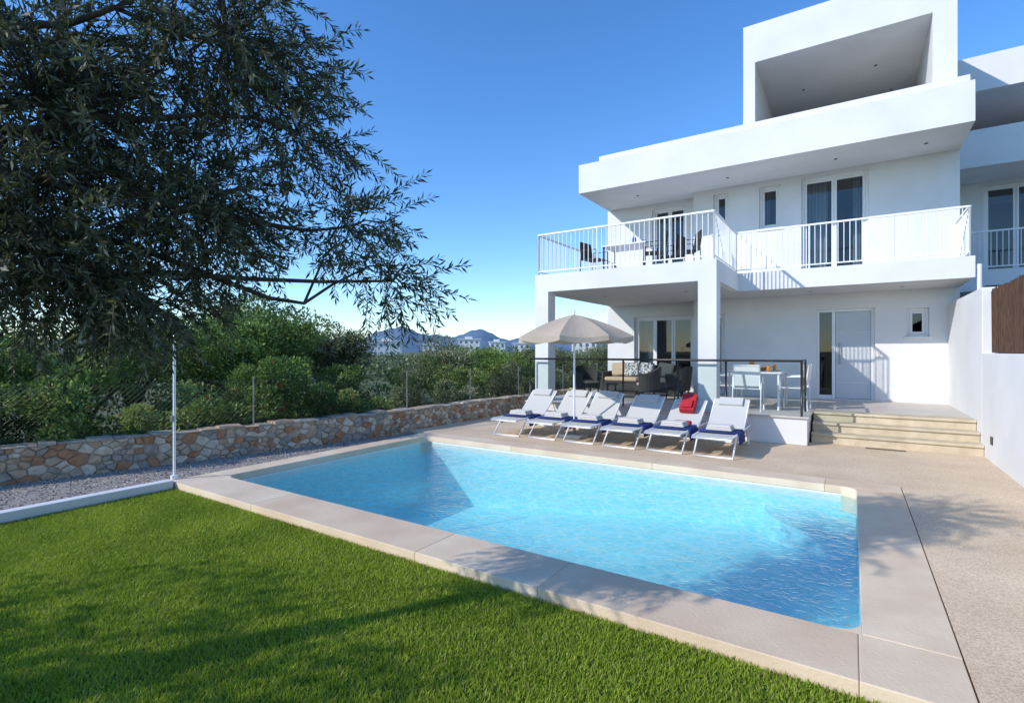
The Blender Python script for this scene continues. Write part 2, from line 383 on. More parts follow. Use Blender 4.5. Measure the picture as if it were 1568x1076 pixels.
upl=[(-4.95,-3.95,3.5,5.85)]; lol=[(-5.5,-3.75,.52,2.68)]
holes_wall(b,-6.35,-3.63,0,6.0,YL,YL+.25,upl+lol,M_white)
b.box(-6.35,-6.1,YL+.25,22,0,6,M_white); b.box(1.7,1.95,YM+.25,22,0,6,M_white); b.box(-6.1,1.7,21.75,22,0,6,M_white)
b.box(-3.63,-3.5,YM+.25,YL+.25,0,6,M_white)
b.done('walls',villa)
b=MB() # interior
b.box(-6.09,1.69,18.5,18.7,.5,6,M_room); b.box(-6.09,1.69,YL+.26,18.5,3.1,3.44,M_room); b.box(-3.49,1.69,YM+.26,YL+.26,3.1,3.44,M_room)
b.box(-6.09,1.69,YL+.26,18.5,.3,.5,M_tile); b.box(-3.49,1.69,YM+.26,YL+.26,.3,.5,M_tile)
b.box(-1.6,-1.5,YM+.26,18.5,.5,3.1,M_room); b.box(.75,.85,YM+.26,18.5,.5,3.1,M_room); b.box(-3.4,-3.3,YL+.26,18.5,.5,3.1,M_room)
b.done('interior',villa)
def window(name,x0,x1,z0,z1,y,n=1,fw=.06,curt=False,sill=True,parent=villa):
    b=MB(); yf=y+.10
    b.box(x0,x0+fw,yf,yf+.06,z0,z1,M_frame); b.box(x1-fw,x1,yf,yf+.06,z0,z1,M_frame)
    b.box(x0+fw,x1-fw,yf,yf+.06,z1-fw,z1,M_frame); b.box(x0+fw,x1-fw,yf,yf+.06,z0,z0+fw,M_frame)
    W=(x1-x0-2*fw)/n
    for i in range(n):
        a=x0+fw+W*i; c=a+W; g=.055; yy=yf+.012+(.0 if i%2 else .012)
        b.box(a+.002,a+g,yy,yy+.05,z0+fw,z1-fw,M_frame); b.box(c-g,c-.002,yy,yy+.05,z0+fw,z1-fw,M_frame)
        b.box(a+g,c-g,yy,yy+.05,z1-fw-g,z1-fw,M_frame); b.box(a+g,c-g,yy,yy+.05,z0+fw,z0+fw+g,M_frame)
    b.done(name+'_frame',parent,.004,1)
    b=MB()
    for i in range(n):
        a=x0+fw+W*i+.05; c=a+W-.1; b.raw([(a,yf+.035,z0+.1),(c,yf+.035,z0+.1),(c,yf+.035,z1-.1),(a,yf+.035,z1-.1)],[(0,1,2,3)],M_glass)
    b.done(name+'_glass',parent)
    if sill:
        b=MB(); b.box(x0-.05,x1+.05,y-.05,y+.1,z0-.04,z0-.002,M_frame); b.done(name+'_sill',parent,.004,1)
    if curt:
        b=MB()
        for (s0,s1) in curt:
            vs=[];n2=40
            for i in range(n2+1):
                xx=s0+(s1-s0)*i/n2; yy=y+.42+.035*math.sin(i*1.15)+.01*math.sin(i*2.9); vs+= [(xx,yy,z0+.02),(xx,yy,z1+.05)]
            b.raw(vs,[(2*i,2*i+2,2*i+3,2*i+1) for i in range(n2)],M_curtain)
        b.done(name+'_curtain',parent,smooth=True)
window('window_a',*up[0],YM); window('window_b',*up[1],YM,curt=[(-2.05,-1.8)])
window('balcony_door',*up[2],YM,2,sill=False,curt=[(-1.15,-.5),(.02,.4)])
window('balcony_door_left',*upl[0],YL,2,sill=False,curt=[(-5.0,-4.6)])
window('patio_door',*lol[0],YL,3,sill=False,curt=[(-5.6,-5.0)])
window('patio_side_window',*lo[0],YM,1,sill=False)
window('small_window',*lo[2],YM,1)
# entrance
b=MB(); yf=YM+.08
b.box(-.72,-.66,yf,yf+.08,.52,2.66,M_frame); b.box(-.40,-.33,yf,yf+.08,.52,2.60,M_frame); b.box(.38,.45,yf,yf+.08,.52,2.66,M_frame); b.box(-.66,.38,yf,yf+.08,2.60,2.66,M_frame)
b.box(-.66,-.40,yf+.01,yf+.07,.52,.60,M_frame)
b.box(-.325,.375,yf+.02,yf+.07,.53,2.595,M_door)
for z in (.9,1.3,1.7,2.1): b.box(-.30,.35,yf+.012,yf+.0195,z,z+.012,M_frame)
b.tube([(-.24,yf-.03,1.35),(-.24,yf-.03,1.85)],.014,M_steel,8); b.tube([(-.24,yf+.02,1.4),(-.24,yf-.03,1.4)],.008,M_steel); b.tube([(-.24,yf+.02,1.8),(-.24,yf-.03,1.8)],.008,M_steel)
b.done('entrance_door',villa,.004,1)
b=MB(); b.raw([(-.66,yf+.04,.6),(-.40,yf+.04,.6),(-.40,yf+.04,2.6),(-.66,yf+.04,2.6)],[(0,1,2,3)],M_glass); b.done('door_sidelight',villa)
# slabs
b=MB()
b.box(-6.3,-3.63,10.6,YL-.001,3.05,3.46,M_white); b.box(-3.63,-2.2,10.6,YM-.001,3.05,3.46,M_white); b.box(-2.2,1.95,12.95,YM-.001,3.05,3.46,M_white)
b.box(-6.3,-5.95,10.6,10.95,.5,3.05,M_white); b.box(-2.55,-2.2,10.6,10.95,.5,3.05,M_white)
b.done('balcony_slab_and_columns',villa)
b=MB()
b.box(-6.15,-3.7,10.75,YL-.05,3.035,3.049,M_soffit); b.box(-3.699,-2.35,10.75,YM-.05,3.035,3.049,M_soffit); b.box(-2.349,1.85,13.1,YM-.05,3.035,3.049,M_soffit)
for (x,y,z) in ((-5.2,12.2,3.03),(-3.2,12.2,3.03),(-.8,13.8,3.03),(.9,13.8,3.03),(-5,14,5.99),(-2.6,13.8,5.99),(-.3,13.8,5.99),(1.3,13.8,5.99),(-1.1,16.2,8.79),(.5,15.8,8.79),(-.3,17.8,8.79),(.9,17.5,8.79)):
    b.tube([(x,y,z),(x,y,z+.008)],.035,M_dark,12)
b.done('soffits',villa)
b=MB()
b.box(-6.3,1.95,12.95,22.1,6.001,6.78,M_white); b.box(-5.85,1.93,13.3,21.9,6.78,7.04,M_white)
T0,T1=14.0,19.5
b.box(-2.27,-2.0,T0,T1,7.04,8.8,M_white); b.box(1.43,1.83,T0,T1,7.04,8.8,M_white); b.box(-2.27,1.83,T0,T1,8.8,9.74,M_white)
b.box(-2.0,1.43,T0,T0+.2,7.04,7.32,M_white); b.box(-2.0,1.43,T1-.2,T1,7.04,8.8,M_white)
b.done('roof_and_tower',villa)
# railings
def railing(b,pts,z0,z1,sp=.105,r=.009):
    for i in range(len(pts)-1):
        p=Vector((*pts[i],0));q=Vector((*pts[i+1],0)); L=(q-p).length; D=(q-p)/L; S=Vector((-D.y,D.x,0))
        for za,zb,hw in ((z0+.07,z0+.095,.015),(z1-.035,z1,.022)):
            e=[p-S*hw,q-S*hw,q+S*hw,p+S*hw]
            b.raw([(w.x,w.y,za) for w in e]+[(w.x,w.y,zb) for w in e],[(0,3,2,1),(4,5,6,7),(0,1,5,4),(1,2,6,5),(2,3,7,6),(3,0,4,7)],M_rail)
        n=int(L/sp)
        for k in range(n+1):
            w=p+D*(L*k/n)
            if k%14==0 or k==n: b.tube([(w.x,w.y,z0),(w.x,w.y,z1-.03)],.018,M_rail,6)
            else: b.tube([(w.x,w.y,z0+.08),(w.x,w.y,z1-.03)],r,M_rail,6,False)
b=MB(); railing(b,[(-6.24,YL-.05),(-6.24,10.66),(-2.26,10.66),(-2.26,13.01),(1.88,13.01),(1.88,YM-.03)],3.46,4.43); b.done('balcony_railing',villa)
# terrace and steps
b=MB()
b.box(-6.4,-.65,10.4,YM,0,.47,M_white); b.box(-6.4,-3.63,YM,YL,0,.47,M_white)
b.box(-6.44,-.62,10.36,YM-.002,.47,.5,M_tile); b.box(-6.44,-3.64,YM-.002,YL-.002,.47,.5,M_tile)
b.done('terrace_base',villa,.006)
b=MB()
b.box(-.615,1.745,10.9,11.2,-.1,.125,M_step); b.box(-.615,1.745,10.87,11.2,.127,.17,M_step)
b.box(-.615,1.745,11.203,11.5,-.1,.29,M_step); b.box(-.615,1.745,11.17,11.5,.292,.335,M_step)
b.box(-.615,1.745,11.503,11.9,-.1,.455,M_step); b.box(-.615,1.745,11.47,11.9,.457,.50,M_step)
b.box(-.615,1.745,11.903,YM-.003,-.1,.5,M_tile)
b.done('entrance_steps',villa,.008)
# glass balustrade
b=MB(); g=MB()
xs=[-6.35,-5.2,-4.05,-2.9,-2.0,-.74]
for i,x in enumerate(xs): b.tube([(x,10.46,.5),(x,10.46,1.46)],.02,M_dark,8)
b.tube([(-6.35,10.46,1.48),(-.74,10.46,1.48),],.022,M_dark,8); b.tube([(-.74,10.46,1.48),(-.74,11.35,1.48)],.022,M_dark,8)
b.tube([(-.74,11.35,.5),(-.74,11.35,1.48)],.02,M_dark,8)
for i in range(5): g.raw([(xs[i]+.04,10.46,.58),(xs[i+1]-.04,10.46,.58),(xs[i+1]-.04,10.46,1.42),(xs[i]+.04,10.46,1.42)],[(0,1,2,3)],M_bglass)
g.raw([(-.74,10.5,.58),(-.74,11.3,.58),(-.74,11.3,1.42),(-.74,10.5,1.42)],[(0,1,2,3)],M_bglass)
b.done('balustrade_posts',villa,smooth=True); g.done('balustrade_glass_panels',villa)
b=MB(); b.tube([(2.02,13.0,2.7),(2.02,13.0,3.3)],.04,M_white,10); b.done('drain_pipe',villa)
b=MB(); b.box(.2,.75,10.68,10.78,-.003,.004,M_dark); b.done('drain_grate')

# garden wall right
gw=empty('garden_wall')
b=MB(); b.box(1.75,1.95,11.1,14.59,-.1,2.68,M_white); b.box(1.75,1.95,-3,11.1,-.1,1.62,M_white); b.done('wall',gw,.012)
b=MB(); b.box(1.735,1.749,10.31,10.43,.26,.38,M_dark); b.done('wall_light',gw,.003,1)
b=MB()
yy=3.0
while yy<11.05:
    r=random.uniform(.009,.014); x=1.87+random.uniform(-.012,.012); b.tube([(x,yy,1.63),(x+random.uniform(-.01,.01),yy+random.uniform(-.01,.01),2.62+random.uniform(-.03,.03))],r,M_reed,5); yy+=r*1.5
b.done('reed_screen')

# neighbour
nb=empty('neighbour_house')
b=MB(); ox=2.0; Yn=18.2
nh=[(ox+.9,ox+2.2,3.7,6.0),(ox+3.5,ox+4.5,4.9,5.95),(ox+2,ox+4,.8,2.7)]
holes_wall(b,ox,ox+9,0,6.1,Yn,Yn+.25,nh,M_white)
b.box(ox,ox+9,Yn-1.6,Yn+7,6.1,7.0,M_white); b.box(ox,ox+9,Yn-1.6,Yn-.01,3.1,3.6,M_white)
b.box(ox,ox+9,Yn-.6,Yn+7,8.3,9.2,M_white); b.box(ox,ox+.3,Yn-.6,Yn+7,7,8.3,M_white); b.box(ox+4,ox+4.4,Yn-.6,Yn+7,7,8.3,M_white); b.box(ox,ox+9,Yn+6,Yn+6.5,7,8.3,M_white)
b.box(ox+.02,ox+9,Yn+3,Yn+3.2,0,6.1,M_room)
b.done('walls',nb)
for i,h in enumerate(nh): window('nb_window_%d'%i,*h,Yn,2,parent=nb,sill=False)
b=MB(); railing(b,[(ox+.05,Yn-1.55),(ox+8.9,Yn-1.55)],3.6,4.55); b.done('railing',nb)
b=MB(); b.box(2.3,9,14.2,14.4,-.1,3.0,M_reed); b.done('neighbour_screen')

# ---------------- furniture ----------------
def wicker_chair(x,y,z,rz,name='wicker_armchair',cush=True):
    e=empty(name,(x,y,z),rz); b=MB()
    seg=16; vs=[];fs=[]
    for i in range(seg+1):
        a=math.radians(-35+250*i/seg); hz=.62+.18*max(0,math.sin(a))
        for (rr,zz) in ((.30,.22),(.36,hz),(.315,hz),(.26,.22)):
            vs.append((rr*math.cos(a),rr*math.sin(a)*.95,zz))
    for i in range(seg):
        for k in range(4):
            a0=i*4+k;b0=i*4+(k+1)%4; fs.append((a0,b0,b0+4,a0+4))
    fs+=[(0,1,2,3),(seg*4,seg*4+3,seg*4+2,seg*4+1)]
    b.raw(vs,fs,M_wicker)
    n=20; top=[(.29*math.cos(6.283*k/n),.29*math.sin(6.283*k/n)*.95-.02,.36) for k in range(n)]; bot=[(p[0],p[1],.26) for p in top]
    b.raw(top+bot,[tuple(range(n)),tuple(range(n,2*n))[::-1]]+[(k,(k+1)%n,(k+1)%n+n,k+n) for k in range(n)],M_wicker)
    for a in (40,140,220,320):
        c=math.radians(a); b.tube([(.25*math.cos(c),.25*math.sin(c),.27),(.30*math.cos(c),.30*math.sin(c),0)],[.022,.014],M_wicker,7)
    b.done('shell',e)
    if cush:
        c=MB(); c.box(-.21,.21,-.22,.2,.362,.42,M_cush); c.done('cushion',e,.025,3)
    return e
def white_chair(x,y,z,rz,mat=None,name='white_dining_chair'):
    mat=mat or M_rail; m2=M_frame if mat is M_rail else mat
    e=empty(name,(x,y,z),rz); b=MB()
    for sx in (-.25,.25):
        b.tube([(sx,-.24,0),(sx,-.23,.64),(sx,.2,.66),(sx,.25,.0)],.016,mat,7)
        b.tube([(sx*.92,.2,.42),(sx*.92,.27,.88)],.015,mat,7)
    b.tube([(-.23,.27,.88),(.23,.27,.88)],.013,mat,7); b.tube([(-.25,-.235,.42),(.25,-.235,.42)],.012,mat,7)
    b.done('frame',e,smooth=True)
    c=MB(); c.box(-.23,.23,-.23,.2,.42,.44,m2)
    if mat is M_rail:
        c.raw([(-.22,.205,.48),(.22,.205,.48),(.22,.265,.86),(-.22,.265,.86),(-.22,.217,.48),(.22,.217,.48),(.22,.277,.86),(-.22,.277,.86)],[(0,1,2,3),(4,7,6,5),(0,4,5,1),(1,5,6,2),(2,6,7,3),(3,7,4,0)],m2)
    else:
        for k in range(7): xx=-.18+.06*k; c.tube([(xx,.2,.44),(xx,.27,.87)],.02,m2,5)
    c.done('sling',e,.004,1)
def lounger(x,y,red=False,seed=0):
    r=random.Random(seed)
    e=empty('sun_lounger',(x,y,0),r.uniform(-.03,.03)); b=MB(); w=.29
    ba=math.radians(36+r.uniform(-4,4)); bl=.72; hy=1.12; zt=.33
    by=hy+bl*math.cos(ba); bz=zt+bl*math.sin(ba)
    for sx in (-w,w):
        b.tube([(sx,0,zt-.02),(sx,.06,zt),(sx,1.75,zt)],.016,M_rail,8)
        b.tube([(sx,hy,zt),(sx,by,bz)],.015,M_rail,8)
        b.tube([(sx,.42,zt),(sx,.10,.015)],.015,M_rail,8); b.tube([(sx,1.35,zt),(sx,1.62,.015)],.015,M_rail,8)
        b.tube([(sx*.93,by-.2,bz-.16),(sx*.93,by+.0,zt)],.009,M_rail,6)
    b.tube([(-w,.10,.015),(w,.10,.015)],.015,M_rail,8); b.tube([(-w,1.62,.015),(w,1.62,.015)],.015,M_rail,8)
    b.tube([(-w,0,zt-.02),(w,0,zt-.02)],.016,M_rail,8); b.tube([(-w,by,bz),(w,by,bz)],.015,M_rail,8); b.tube([(-w,1.75,zt),(w,1.75,zt)],.014,M_rail,8)
    b.done('frame',e,smooth=True)
    c=MB(); v=[]; 
    prof=[(.03,zt-.005),(.3,zt-.012),(.7,zt-.016),(1.0,zt-.01),(hy,zt+.005)]+[(hy+bl*t*math.cos(ba),zt+bl*t*math.sin(ba)-.012*math.sin(math.pi*t)+.01) for t in (.25,.5,.75,1)]
    for t in (0,1):
        for (yy,zz) in prof: v+=[(-w+.01,yy,zz+.012*t),(w-.01,yy,zz+.012*t)]
    n=len(prof); f=[]
    for k in range(n-1): f.append((2*k,2*k+1,2*k+3,2*k+2)); f.append((2*n+2*k,2*n+2*k+2,2*n+2*k+3,2*n+2*k+1)); f.append((2*k,2*k+2,2*n+2*k+2,2*n+2*k)); f.append((2*k+1,2*n+2*k+1,2*n+2*k+3,2*k+3))
    f+=[(0,2*n,2*n+1,1),(2*n-2,2*n-1,4*n-1,4*n-2)]
    c.raw(v,f,M_sling)
    c.T=Matrix.Translation((0,hy+bl*.86*math.cos(ba),zt+bl*.86*math.sin(ba)+.035))@Matrix.Rotation(ba,4,'X'); c.box(-.2,.2,-.09,.09,-.02,.03,M_sling); c.T=Matrix.Identity(4)
    c.done('sling',e,.003,1)
    t=MB()
    pr=[(-w-.035,zt-.13),(-w-.03,zt-.02),(-w-.005,zt+.022),(0,zt+.014),(w+.005,zt+.022),(w+.03,zt-.02),(w+.035,zt-.16)]
    y0,y1=.42,.92; vs=[]
    for yy,ww in ((y0,0),(y0+.16,.012),(y0+.34,-.006),(y1,.0)):
        for (a,z) in pr: vs.append((a*(1+ww),yy+(.015 if a>0 else 0),z+ww*.3))
    k=len(pr); t.raw(vs,[(j*k+i,j*k+i+1,(j+1)*k+i+1,(j+1)*k+i) for j in range(3) for i in range(k-1)],M_navy)
    o=t.done('navy_towel',e,smooth=True); so=o.modifiers.new('s','SOLIDIFY'); so.thickness=.012; so.offset=1
    t=MB()
    for j in range(3):
        t.box(-.2+.01*j,.2-.01*j,.52,.83-.01*j,zt+.04+.028*j,zt+.065+.028*j,M_towel)
    t.done('folded_towel',e,.011,3)
    if red:
        g=MB(); g.T=Matrix.Translation((.02,hy+.36,zt+.36))@Matrix.Rotation(math.radians(-48),4,'X')
        g.box(-.13,.13,-.05,.05,-.2,.2,M_red); g.box(-.09,.09,-.085,-.051,-.16,.02,M_red)
        g.tube([(-.05,0,.2),(-.04,0,.27),(.04,0,.27),(.05,0,.2)],.009,M_red,6)
        g.done('red_backpack',e,.03,4)
        g=MB(); g.box(-.12,.2,.93,1.05,zt+.02,zt+.1,M_red); g.done('red_cloth',e,.03,3)
for i,x in enumerate([-5.65,-4.88,-4.11,-3.34,-2.57,-1.80]): lounger(x,8.3+.02*((i*5)%3),i==4,i)

# umbrella
um=empty('parasol',(-4.5,9.05,0)); b=MB()
b.tube([(0,0,0),(0,0,2.42)],.02,M_rail,10); b.tube([(0,0,2.40),(0,0,2.48)],[.03,.008],M_rail,8)
n=8; R=1.13
for k in range(n):
    a=2*math.pi*(k+.3)/n; b.tube([(0,0,2.34),(R*math.cos(a),R*math.sin(a),1.93)],.007,M_rail,5); b.tube([(0,0,1.85),(R*.5*math.cos(a),R*.5*math.sin(a),2.13)],.006,M_rail,5)
b.box(-.22,.22,-.22,.22,0,.06,M_soffit); b.tube([(0,0,.06),(0,0,.3)],.03,M_steel,10)
b.done('pole_ribs_base',um)
b=MB(); rings=[0,.15,.35,.55,.75,.9,1]; vs=[];SUB=6; NN=n*SUB
for t in rings:
    for q in range(NN):
        k=q//SUB; f=(q%SUB)/SUB; a0=2*math.pi*(k+.3)/n; a1=a0+2*math.pi/n
        x=(math.cos(a0)*(1-f)+math.cos(a1)*f)*R*t; y=(math.sin(a0)*(1-f)+math.sin(a1)*f)*R*t
        s=4*f*(1-f); vs.append((x*(1-.05*s*t),y*(1-.05*s*t),2.37-.43*t+.05*math.sin(math.pi*t)-.05*s*t))
m=len(rings)
for q in range(NN):
    p=vs[(m-1)*NN+q]; vs.append((p[0]*1.003,p[1]*1.003,p[2]-.09))
b.raw(vs,[(j*NN+q,j*NN+(q+1)%NN,(j+1)*NN+(q+1)%NN,(j+1)*NN+q) for j in range(m) for q in range(NN)],M_canopy)
b.done('canopy',um)

wicker_chair(-5.55,11.9,.5,math.radians(60)); wicker_chair(-4.0,11.8,.5,math.radians(-70)); wicker_chair(-3.5,12.6,.5,math.radians(-100))
so=empty('outdoor_sofa',(-4.75,13.6,.5)); b=MB()
b.box(-.95,.95,-.35,.35,.08,.34,M_wicker); b.box(-.95,.95,.25,.4,.34,.78,M_wicker); b.box(-1.08,-.95,-.35,.4,.08,.6,M_wicker); b.box(.95,1.08,-.35,.4,.08,.6,M_wicker)
for sx in (-1,1):
    for sy in (-.28,.33): b.tube([(sx,sy,0),(sx,sy,.09)],.025,M_dark,6)
b.done('frame',so,.02)
b=MB(); b.box(-.94,-.01,-.34,.24,.342,.46,M_cush); b.box(.01,.94,-.34,.24,.342,.46,M_cush)
for i,(x,mm) in enumerate(((-.7,M_cush),(-.32,M_cushw),(.1,M_cushw),(.6,M_cush))):
    b.T=Matrix.Translation((x,.15,.66))@Matrix.Rotation(math.radians(-18),4,'X')@Matrix.Rotation(.1*i-.15,4,'Y'); b.box(-.2,.2,-.06,.06,-.19,.19,mm)
b.T=Matrix.Identity(4); b.done('cushions',so,.05,4)
ct=empty('coffee_table',(-4.75,12.4,.5)); b=MB(); b.box(-.4,.4,-.3,.3,.32,.36,M_wicker); b.box(-.36,.36,-.26,.26,.12,.16,M_wicker)
for sx in (-.36,.36):
    for sy in (-.26,.26): b.tube([(sx,sy,0),(sx,sy,.33)],.022,M_wicker,6)
b.done('table',ct,.006)
dt=empty('dining_table',(-1.65,12.05,.5)); b=MB()
b.box(-.5,.5,-.75,.75,.71,.74,M_frame)
for sx in (-.45,.45):
    for sy in (-.7,.7): b.tube([(sx,sy,0),(sx,sy,.71)],.022,M_rail,8)
b.done('table',dt,.006)
b=MB()
def lathe(b,x,y,z,prof,mat,n=14):
    vs=[];fs=[]
    for (r,h) in prof:
        for k in range(n): vs.append((x+r*math.cos(6.2832*k/n),y+r*math.sin(6.2832*k/n),z+h))
    for j in range(len(prof)-1):
        for k in range(n): fs.append((j*n+k,j*n+(k+1)%n,(j+1)*n+(k+1)%n,(j+1)*n+k))
    fs.append(tuple(range(n))[::-1]); b.raw(vs,fs,mat)
lathe(b,-.1,-.2,.741,[(.05,0),(.07,.08),(.05,.18),(.055,.22)],M_orange)
for x,y in ((-.3,-.45),(.25,-.5),(.3,0),(-.3,.2),(.25,.45)):
    lathe(b,x,y,.741,[(.03,0),(.035,.12)],M_orange if x>0 else M_bglass); lathe(b,x*1.05,y+.14,.741,[(.06,0),(.11,.015)],M_towel)
lathe(b,.05,.1,.741,[(.07,0),(.13,.07),(.14,.08)],M_orange)
b.done('tableware',dt,smooth=True)
white_chair(-2.33,11.8,.5,math.radians(95)); white_chair(-2.35,12.4,.5,math.radians(86)); white_chair(-.95,11.75,.5,math.radians(-92)); white_chair(-.97,12.4,.5,math.radians(-85))
white_chair(-1.7,11.05,.5,math.radians(182))
white_chair(-5.3,11.75,3.46,math.radians(80),M_wicker,'black_chair'); white_chair(-3.75,11.65,3.46,math.radians(-75),M_wicker,'black_chair'); white_chair(-3.6,12.4,3.46,math.radians(-100),M_wicker,'black_chair'); white_chair(-3.1,11.9,3.46,math.radians(-60),M_wicker,'black_chair')
bt=empty('balcony_table',(-4.5,12.0,3.46)); b=MB(); b.box(-.55,.55,-.4,.4,.70,.73,M_frame)
for sx in (-.5,.5):
    for sy in (-.35,.35): b.tube([(sx,sy,0),(sx,sy,.7)],.02,M_wicker,6)
lathe(b,.15,-.05,.735,[(.045,0),(.045,.16),(.015,.2),(.015,.27)],M_blueg); lathe(b,-.12,.05,.735,[(.04,0),(.045,.1)],M_towel); lathe(b,.35,.05,.735,[(.04,0),(.045,.12)],M_blueg)
b.done('table',bt,smooth=False)

# ---------------- vegetation ----------------
def bush(name,x,y,z0,h,r,mats,n=9000,ls=.08,seed=1,p=(.38,.36,.26),trunk=True,flat=1,sub=26,aspect=.45):
    R=np.random.default_rng(seed); e=empty(name,(x,y,z0))
    rz=h*.42; cz=h-rz
    c=unit(R.normal(size=(sub,3)))*R.uniform(.35,.85,(sub,1)); sr=R.uniform(.22,.42,sub)*min(r,rz*1.3)
    c*=[r*.85,r*flat*.85,rz*.72]
    c[:,2]+=cz
    w=sr**2; idx=R.choice(sub,n,p=w/w.sum())
    dirn=unit(R.normal(size=(n,3))); rad=R.uniform(.55,1.0,n)**.5*R.choice([1,1,1,1.25],n)
    P=c[idx]+dirn*(sr[idx]*rad)[:,None]*[1,1,.85]
    P[:,2]=np.maximum(P[:,2],.03)
    A=unit(dirn*.8+R.normal(size=(n,3))*.7+[0,0,.25])
    L=R.uniform(.6,1.3,n)*ls
    tone=R.uniform(0,1,sub)[idx]*.7+R.uniform(0,1,n)*.3+ (dirn[:,2]*.12)
    mi=np.where(tone<p[0],0,np.where(tone<p[0]+p[1],1,2))
    polys('foliage',leafquads(P,A,L,L*aspect,R),mats,mi,e)
    b=MB(); rr=random.Random(seed)
    for k in range(0,sub,2):
        q=c[k]; b.tube([(rr.uniform(-.05,.05),rr.uniform(-.05,.05),0),(q[0]*.25,q[1]*.25,q[2]*.45),tuple(q)],[.05*h/2.5,.035*h/2.5,.008],M_bark,5,False)
    b.tube([(0,0,-.1),(.03,.02,h*.3),(0,.05,h*.6)],[.09*h/3,.07*h/3,.03],M_bark,8); b.done('trunk_and_limbs',e)
Z=-.2
spec=[('green_tree',-12.8,8.0,3.4,1.8,M_gr,17000,.10),('green_tree',-12.2,6.2,3.0,1.5,M_gr,13000,.09),
 ('wild_olive_tree',-12.6,9.9,2.8,1.2,M_pi,10000,.085),('wild_olive_tree',-11.9,13.8,2.4,1.35,M_pi,10000,.085),('wild_olive_tree',-11.5,16.0,2.2,1.5,M_gr,9000,.08),
 ('wild_olive_tree',-9.8,17.8,2.0,1.2,M_pi,8000,.08),('wild_olive_tree',-9.6,14.4,1.8,1.1,M_gr,7000,.07),('green_tree',-12.8,3.9,2.6,1.6,M_pi,12000,.08),
 ('green_tree',-11.6,2.2,2.2,1.3,M_gr,11000,.075),('green_tree',-14.5,5.4,3.1,1.6,M_pi,10000,.09),('green_tree',-12.8,.6,2.5,1.6,M_pi,9000,.08),
 ('wild_olive_tree',-17,11.3,3.0,1.8,M_gr,9000,.1),('wild_olive_tree',-14.5,19.0,2.1,1.9,M_gr,9000,.1),('wild_olive_tree',-9.2,21,2.0,1.5,M_pi,8000,.1),
 ('green_tree',-16,9.3,3.3,2.0,M_gr,9000,.1),('wild_olive_tree',-12.5,21.5,2.0,2,M_pi,8000,.1)]
for i,(nm,x,y,h,r,mm,n,ls) in enumerate(spec): bush(nm,x,y,Z,h-Z,r,mm,n,ls,seed=20+i)
def strip(name,pts,h,w,mats,n,ls,seed,flowers=0,dens=7):
    R=np.random.default_rng(seed); e=empty(name); pts=np.array(pts,float)
    seg=np.linalg.norm(np.diff(pts,axis=0),axis=1); tot=seg.sum(); sub=int(tot*dens)
    t=R.uniform(0,tot,sub); cs=np.concatenate([[0],np.cumsum(seg)])
    cx=np.interp(t,cs,pts[:,0]); cy=np.interp(t,cs,pts[:,1]); hv=h*(.85+.2*np.sin(t*1.7)+.12*np.sin(t*4.1)); c=np.column_stack([cx+R.uniform(-w,w,sub),cy,R.uniform(.15,1,sub)*(hv-.2)]); sr=R.uniform(.18,.36,sub)
    idx=R.integers(0,sub,n); dirn=unit(R.normal(size=(n,3))); P=c[idx]+dirn*(sr[idx]*R.uniform(.5,1.1,n)**.5)[:,None]
    A=unit(dirn*.7+R.normal(size=(n,3))*.7+[0,0,.3]); L=R.uniform(.6,1.3,n)*ls
    tone=R.uniform(0,1,sub)[idx]*.7+R.uniform(0,1,n)*.3; mi=np.where(tone<.35,0,np.where(tone<.68,1,2))
    if flowers: mi[R.uniform(0,1,n)<flowers]=3
    P[:,2]+=Z
    polys('foliage',leafquads(P,A,L,L*.5,R),mats+[M_flower],mi,e)
    b=MB()
    for k in range(0,sub,4): b.tube([(c[k][0],c[k][1],Z),tuple(c[k]+[0,0,Z])],[.02,.006],M_bark,4,False)
    b.done('stems',e)
strip('hedge',[(-10.9,-2.5),(-9.7,1.9),(-9.0,4.9),(-8.6,8.0)],1.5,.35,M_gr,75000,.065,3,.006,12)
strip('scrub_hedge',[(-8.7,8.0),(-8.5,12),(-8.4,19)],1.4,.35,M_pi,36000,.065,5)
strip('scrub_hedge',[(-11.6,-1),(-10.6,4),(-10.2,8.0),(-10,16)],1.8,.6,M_gr,60000,.08,6,0,10)
R=np.random.default_rng(99); n=90000; sub=900
c=np.column_stack([R.uniform(-90,-20,sub),R.uniform(0,140,sub),R.uniform(-.3,.3,sub)]); sub=len(c)
sr=R.uniform(1.0,1.8,sub); idx=R.integers(0,sub,n); dirn=unit(R.normal(size=(n,3)))
P=c[idx]+dirn*(sr[idx]*R.uniform(.6,1.05,n))[:,None]*[1.3,1.3,.75]; P[:,2]=np.maximum(P[:,2],-.2)
A=unit(dirn*.6+R.normal(size=(n,3))); L=R.uniform(.2,.5,n); tone=R.uniform(0,1,sub)[idx]*.6+R.uniform(0,1,n)*.4
polys('distant_tree_belt',leafquads(P,A,L,L*.5,R),M_pi,np.where(tone<.45,0,np.where(tone<.8,1,2)))

